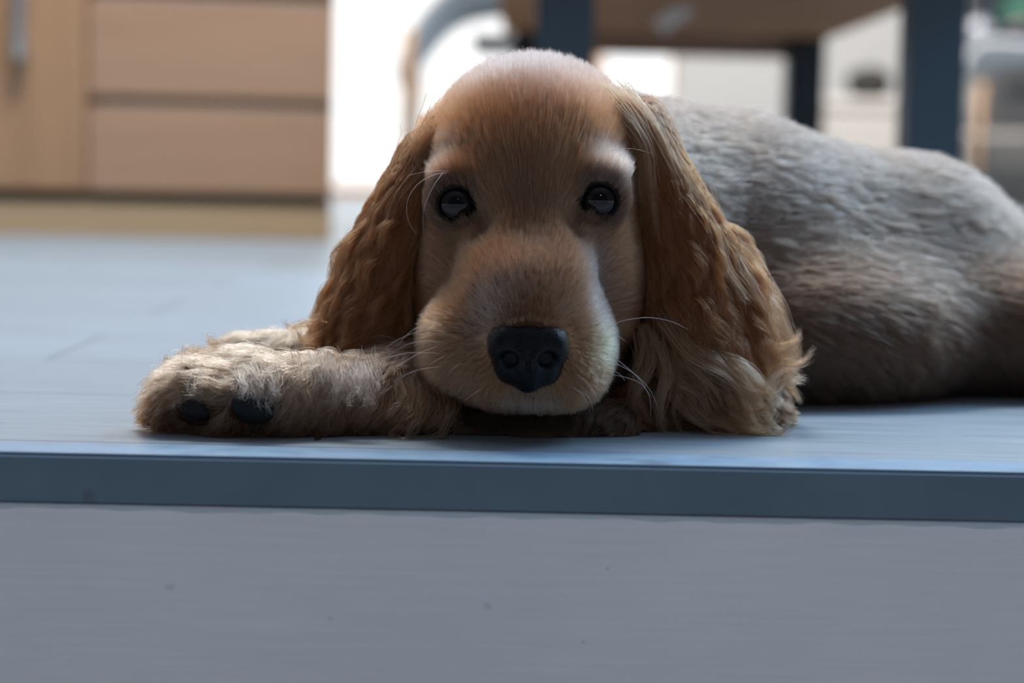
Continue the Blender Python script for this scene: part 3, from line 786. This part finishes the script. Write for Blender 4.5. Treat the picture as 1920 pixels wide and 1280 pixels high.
# ears
def ear_fur(lab, name, cx, n):
    sg = -1 if lab == EARL else 1
    def f(q):
        low = np.clip((.085-q[:, 2])/.06, 0, 1)[:, None]
        return nrm(np.array([.38*sg, -.10, -1.0])*(1-low) + np.array([.75*sg, -.12, -.75])*low)
    p, g = roots([lab], n)
    h = (p[:, 2]-.03)/.14
    L = np.interp(p[:, 2], [.03, .07, .11, .15, .19], [.026, .026, .018, .009, .004])*(.55+.7*rng.random(n))
    out = grow(p, g, f, L, np.interp(p[:, 2], [.06, .15], [.22, .12]), K=9, grav=.06, wave=np.interp(p[:, 2], [.03, .07, .13, .16], [.50, .40, .20, .03]), wfreq=1.2, clump=.58, cell=.0065, jit=.12, keep=.0006, stiff=.30, per=60, cj=.20)
    lo_ = np.clip((.075-p[:, 2])/.04, 0, 1)[:, None]
    c = np.array([.120, .034, .0075])*(1-lo_) + np.array([.150, .056, .020])*lo_
    hi_ = np.clip((p[:, 2]-.145)/.03, 0, 1)[:, None]; c = c*(1-hi_*.6)+np.array([.15, .095, .065])*hi_*.6
    return add_curves(name, out, rads(n, 9, .00011), tint(n, c, .26, p, 70, .04), mhair, dog)
ear_fur(EARL, 'ear_fur', 760, int(60000*HS)); ear_fur(EARR, 'ear_fur', 1270, int(85000*HS))

# neck and torso
n = int(130000*HS)
def body_dir(q):
    d = np.array([.85, .45, -.12])[None]*np.ones((len(q), 1))
    lowz = np.clip((.10-q[:, 2])/.10, 0, 1)[:, None]
    return nrm(d + np.array([-.1, -.1, -.9])*lowz + .13*np.stack([noise3(q, 25, 5), noise3(q, 25, 6), noise3(q, 25, 7)], 1))
p, g = roots([BODY, NECK], n)
L = (.011+.006*rng.random(n))*np.where(p[:, 0] < .09, 1.0, 1.1)
out = grow(p, g, body_dir, L, np.full(n, .22), K=5, clump=.22, cell=.008, jit=.09, keep=.0008, wave=.05, per=14, cj=.07)
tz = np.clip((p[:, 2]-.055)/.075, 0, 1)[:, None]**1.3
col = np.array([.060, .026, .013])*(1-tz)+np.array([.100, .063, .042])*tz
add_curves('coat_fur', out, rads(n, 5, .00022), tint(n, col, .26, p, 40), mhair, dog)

# forelegs and paws
n = int(85000*HS)
def leg_dir(q):
    d = np.array([-.35, -.25, -.9])[None]*np.ones((len(q), 1))
    px_ = np.clip((-.115-q[:, 0])/.03, 0, 1)[:, None]
    d = d*(1-px_)+np.array([-.95, -.2, -.5])*px_
    return nrm(d + .45*np.stack([noise3(q, 55, 15), noise3(q, 55, 16), noise3(q, 55, 17)], 1))
PADS = [W(474, 769, 1.004), W(370, 770, 1.012)]
def leg_ex(c, tn_):
    w = np.ones(len(c))
    for q_ in PADS: w[np.sqrt(((c[:, 0]-q_[0])/.011)**2+((c[:, 2]-q_[2])/.0075)**2) < 1] *= .0
    return w
p, g = roots([LEG, PAW], n, leg_ex)
L = (.0065+.009*rng.random(n))*np.where(p[:, 0] > -.07, 1.35, 1.0)
out = grow(p, g, leg_dir, L, np.full(n, .25), K=8, wave=.30, wfreq=.9, clump=.5, cell=.0048, jit=.20, keep=.0004, grav=.05, stiff=.35, per=22, cj=.22)
# trim hairs that would cover the toe pads
mk = np.ones(n, bool)
for q_ in PADS:
    e_ = out[:, -1]; mk &= ~((np.sqrt(((e_[:, 0]-q_[0])/.010)**2+((e_[:, 2]-q_[2]+.0025)/.0052)**2) < 1) & (e_[:, 1] < q_[1]+.01))
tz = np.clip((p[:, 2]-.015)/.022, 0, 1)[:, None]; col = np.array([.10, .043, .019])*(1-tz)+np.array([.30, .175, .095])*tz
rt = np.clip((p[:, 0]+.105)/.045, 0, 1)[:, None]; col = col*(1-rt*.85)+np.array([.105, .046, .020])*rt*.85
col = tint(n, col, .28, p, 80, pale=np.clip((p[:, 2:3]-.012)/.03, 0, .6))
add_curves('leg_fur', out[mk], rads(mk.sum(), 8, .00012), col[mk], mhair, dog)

# throat and the forearm folded under the chin
n = int(16000*HS); p, g = roots([THROAT], n)
out = grow(p, g, leg_dir, .005+.007*rng.random(n), np.full(n, .2), K=6, wave=.2, clump=.4, jit=.15, per=22)
add_curves('throat_fur', out, rads(n, 6, .00012), tint(n, np.array([.045, .022, .011]), .2, p, 80), mhair, dog)

# long curls over the right elbow
n = int(60000*HS)
def elb_dir(q): return nrm(np.array([.62, -.25, -.62])[None] + .6*np.stack([noise3(q, 60, 25), noise3(q, 60, 26)*.6, noise3(q, 60, 27)], 1))
p, g = roots([ELBOW], n)
L = (.012+.016*rng.random(n))*np.interp(p[:, 0], [-.02, .04, .08], [.5, .8, 1.0])
out = grow(p, g, elb_dir, L, np.full(n, .30), K=10, wave=.42, wfreq=1.2, clump=.78, cell=.0065, jit=.15, keep=.0005, grav=.06, stiff=.3, per=70, cj=.25)
tz = np.clip((p[:, 2]-.02)/.03, 0, 1)[:, None]; col = np.array([.10, .043, .019])*(1-tz)+np.array([.24, .14, .088])*tz
add_curves('leg_fur', out, rads(n, 10, .00013), tint(n, col, .28, p, 80), mhair, dog)

# separate curling locks that stand clear of the coat
def spline(P0, K):
    P0 = np.array(P0); m_ = len(P0); out = []
    for i in range(K):
        u = i/(K-1)*(m_-1); a = min(int(u), m_-2); f_ = u-a
        p0 = P0[max(a-1, 0)]; p1 = P0[a]; p2 = P0[a+1]; p3 = P0[min(a+2, m_-1)]
        out.append(.5*((2*p1)+(-p0+p2)*f_+(2*p0-5*p1+4*p2-p3)*f_**2+(-p0+3*p1-3*p2+p3)*f_**3))
    return np.array(out)
def locks(name, specs, Yd, base, nh=70, width=.0042, copies=3):
    A_ = []; K = 12
    for sp_ in specs:
        for c_ in range(copies):
            j = rng.normal(size=3)*np.array([.0035, .003, .0035])*(c_ > 0)
            sc = .8+.35*rng.random()
            path = spline([W(x, y, Yd+(0.012 if k == 0 else .004 if k == 1 else 0)) for k, (x, y) in enumerate(sp_)], K)
            path = path[0] + (path-path[0])*(sc if c_ else 1) + j
            u = np.linspace(0, 1, K)
            wv = .0022*np.sin(u*6.28*(1.2+rng.random())+rng.random()*6.28)[:, None]*nrm(rng.normal(size=3))*u[:, None]; path = path + wv
            off = rng.normal(size=(nh, 1, 3))*width*(1-.85*u[None, :, None]**.7)*np.array([.8, .6, .8])
            wob = .0012*np.sin(u[None, :]*6.28*(1+rng.random((nh, 1)))+rng.random((nh, 1))*6.28)[:, :, None]*rng.normal(size=(nh, 1, 3))*u[None, :, None]
            ln = (.8+.25*rng.random((nh, 1)))
            # resample for different lengths
            uu = np.clip(u[None]*ln, 0, 1)*(K-1); i0 = np.clip(uu.astype(int), 0, K-2); fr = (uu-i0)[..., None]
            pp = path[i0]*(1-fr)+path[i0+1]*fr
            A_.append(pp+off+wob)
    P_ = np.concatenate(A_); P_[..., 2] = np.maximum(P_[..., 2], .0008)
    n_ = len(P_)
    add_curves(name, P_, rads(n_, K, .00011, .2), tint(n_, np.array(base), .28), mhair, dog)
locks('ear_lock', [
 [(1370, 580), (1405, 630), (1450, 655), (1488, 645), (1500, 628)], [(1375, 610), (1420, 665), (1465, 675), (1500, 655)],
 [(1380, 640), (1425, 690), (1470, 688), (1496, 700)], [(1385, 665), (1430, 712), (1470, 710), (1492, 718)]], 1.085, [.165, .075, .034], 40, .0032, 4)
locks('ear_lock', [
 [(1320, 690), (1385, 735), (1435, 745), (1462, 712)], [(1330, 740), (1390, 785), (1432, 790), (1456, 762)],
 [(1310, 780), (1375, 808), (1425, 812), (1450, 806)], [(1290, 620), (1345, 670), (1395, 690), (1432, 725), (1445, 755)],
 [(1240, 590), (1285, 650), (1335, 675), (1380, 725), (1405, 775)], [(1225, 640), (1245, 700), (1228, 755), (1245, 800)],
 [(1270, 690), (1290, 755), (1335, 795), (1380, 806)], [(1320, 640), (1370, 690), (1398, 735), (1432, 770), (1452, 748)],
 [(1210, 620), (1215, 690), (1190, 745), (1200, 790)], [(1260, 640), (1275, 700), (1320, 740), (1345, 790)]], 1.064, [.165, .080, .038], 30, .0030, 6)
locks('ear_lock', [
 [(720, 540), (665, 590), (620, 618), (590, 622), (578, 606)], [(735, 590), (695, 635), (645, 652), (600, 642)],
 [(765, 590), (735, 635), (700, 655), (655, 668)], [(655, 520), (620, 575), (602, 620), (582, 640)],
 [(700, 560), (680, 610), (650, 640), (612, 655)], [(780, 560), (762, 620), (735, 655), (700, 680)]], 1.076, [.12, .045, .015], 40, .0034, 5)
locks('leg_lock', [
 [(352, 700), (322, 735), (292, 758), (268, 762)], [(355, 745), (325, 780), (298, 802), (285, 798)], [(345, 765), (318, 790), (308, 806)],
 [(370, 690), (340, 680), (315, 672), (302, 682)], [(430, 668), (405, 648), (385, 636)], [(360, 660), (335, 668), (318, 690)]], 1.035, [.15, .075, .036], 34, .0032, 2)

locks('leg_lock', [[(x_, 688+6*math.sin(x_)), (x_+9, 716), (x_+4, 738+10*math.sin(x_*1.7)), (x_-2, 762+10*math.sin(x_*.9))] for x_ in range(520, 700, 15)], 1.013, [.22, .175, .15], 11, .0042, 4)
locks('leg_lock', [[(x_, 700), (x_+8, 722), (x_+10, 738), (x_+9, 752+5*math.sin(x_))] for x_ in range(438, 520, 11)], 1.000, [.20, .155, .13], 12, .0030, 3)
locks('leg_lock', [[(x_, 712), (x_+2, 735), (x_+1, 748), (x_-2, 758+4*math.sin(x_))] for x_ in range(335, 405, 12)], 1.008, [.18, .125, .09], 12, .0028, 3)
locks('leg_lock', [[(x_, 720), (x_+12, 760), (x_-4, 790), (x_-22, 806+6*math.sin(x_))] for x_ in range(690, 850, 16)], 1.022, [.12, .055, .024], 16, .0034, 3)

locks('ear_lock', [[(1150, 186), (1205, 232), (1238, 318), (1262, 410)], [(1165, 200), (1215, 262), (1232, 350), (1245, 440)], [(1172, 225), (1205, 290), (1218, 380), (1228, 470)],
 [(1172, 192), (1232, 262), (1268, 345), (1300, 425)], [(1185, 215), (1245, 300), (1285, 380), (1322, 460)], [(1205, 330), (1245, 420), (1262, 500), (1250, 580)],
 [(1250, 380), (1292, 450), (1312, 520), (1300, 590)], [(1285, 360), (1330, 430), (1365, 500), (1400, 560)], [(1330, 430), (1385, 500), (1425, 570), (1448, 640)]], 1.083, [.150, .062, .024], 46, .0052, 5)
locks('ear_lock', [[(838, 232), (785, 282), (752, 362), (735, 450)], [(828, 250), (795, 305), (775, 385), (765, 470)], [(812, 262), (762, 320), (728, 400), (705, 480)],
 [(775, 330), (735, 410), (715, 490), (690, 560)], [(790, 380), (770, 460), (765, 540), (750, 600)]], 1.083, [.130, .048, .017], 46, .0052, 5)

# whiskers and brow hairs: each one its own tapered hair
mwh = mat('whisker', (.75, .72, .70), .3, .6)
def whisker(pts, r=.00011):
    P0 = [W(*q_) for q_ in pts]
    # smooth through the points
    K = 14; out = []
    P0 = np.array(P0); m_ = len(P0)
    for i in range(K):
        u = i/(K-1)*(m_-1); a = min(int(u), m_-2); f_ = u-a
        p0 = P0[max(a-1, 0)]; p1 = P0[a]; p2 = P0[a+1]; p3 = P0[min(a+2, m_-1)]
        out.append(.5*((2*p1)+(-p0+p2)*f_+(2*p0-5*p1+4*p2-p3)*f_**2+(-p0+3*p1-3*p2+p3)*f_**3)-OFF)
    tube('whisker', out, [r*(1-.8*i/(K-1)) for i in range(K)], mwh, dog, 5)
WH = [
 [(1138, 616, 1.022), (1165, 602, 1.010), (1215, 595, 1.004), (1260, 603, 1.004), (1290, 618, 1.008)],
 [(1140, 632, 1.022), (1158, 629, 1.014), (1172, 640, 1.010)],
 [(1140, 662, 1.022), (1170, 684, 1.012), (1200, 712, 1.008), (1218, 745, 1.008), (1220, 780, 1.010)],
 [(1128, 671, 1.020), (1165, 686, 1.008), (1195, 705, 1.004), (1220, 733, 1.004), (1234, 765, 1.006)],
 [(1135, 700, 1.020), (1168, 706, 1.008), (1200, 718, 1.004), (1222, 745, 1.004)],
 [(1135, 690, 1.020), (1160, 700, 1.010), (1172, 714, 1.006)],
 [(1080, 700, 1.005), (1100, 716, 1.000), (1114, 735, .998), (1117, 742, .998)],
 [(1073, 726, 1.005), (1092, 740, 1.000), (1102, 760, .999)],
 [(1085, 732, 1.006), (1105, 746, 1.000), (1113, 772, 1.000)],
 [(838, 609, 1.020), (812, 606, 1.010), (786, 612, 1.004), (762, 628, 1.000), (745, 650, .998)],
 [(852, 628, 1.020), (822, 620, 1.010), (785, 621, 1.004), (740, 640, 1.000), (715, 660, .998)],
 [(838, 642, 1.018), (800, 639, 1.006), (765, 645, 1.000), (735, 662, .998)],
 [(830, 663, 1.018), (798, 661, 1.006), (760, 662, 1.000), (700, 676, .996), (640, 682, .996)],
 [(824, 648, 1.018), (790, 660, 1.006), (755, 680, 1.000), (722, 700, .998)],
 [(840, 665, 1.016), (820, 674, 1.008), (804, 684, 1.004)],
 [(834, 687, 1.018), (800, 690, 1.006), (770, 698, 1.000), (736, 716, .998)],
 [(872, 678, 1.012), (855, 686, 1.006), (840, 699, 1.004)],
 [(905, 728, 1.006), (885, 740, 1.000), (872, 752, .998)],
 [(845, 322, 1.050), (825, 320, 1.042), (795, 322, 1.036), (765, 329, 1.034)],
 [(842, 324, 1.050), (812, 328, 1.040), (780, 348, 1.034), (763, 380, 1.032), (766, 415, 1.032), (782, 440, 1.034)],
 [(832, 322, 1.050), (815, 345, 1.042), (798, 380, 1.038), (793, 410, 1.036), (795, 440, 1.038)],
 [(842, 262, 1.068), (828, 248, 1.058), (812, 236, 1.050), (800, 228, 1.046)],
 [(1140, 284, 1.060), (1165, 279, 1.050), (1190, 279, 1.042), (1222, 288, 1.038)],
 [(1078, 284, 1.056), (1086, 258, 1.048), (1096, 235, 1.044), (1105, 205, 1.044)],
]
for w in WH: whisker(w)
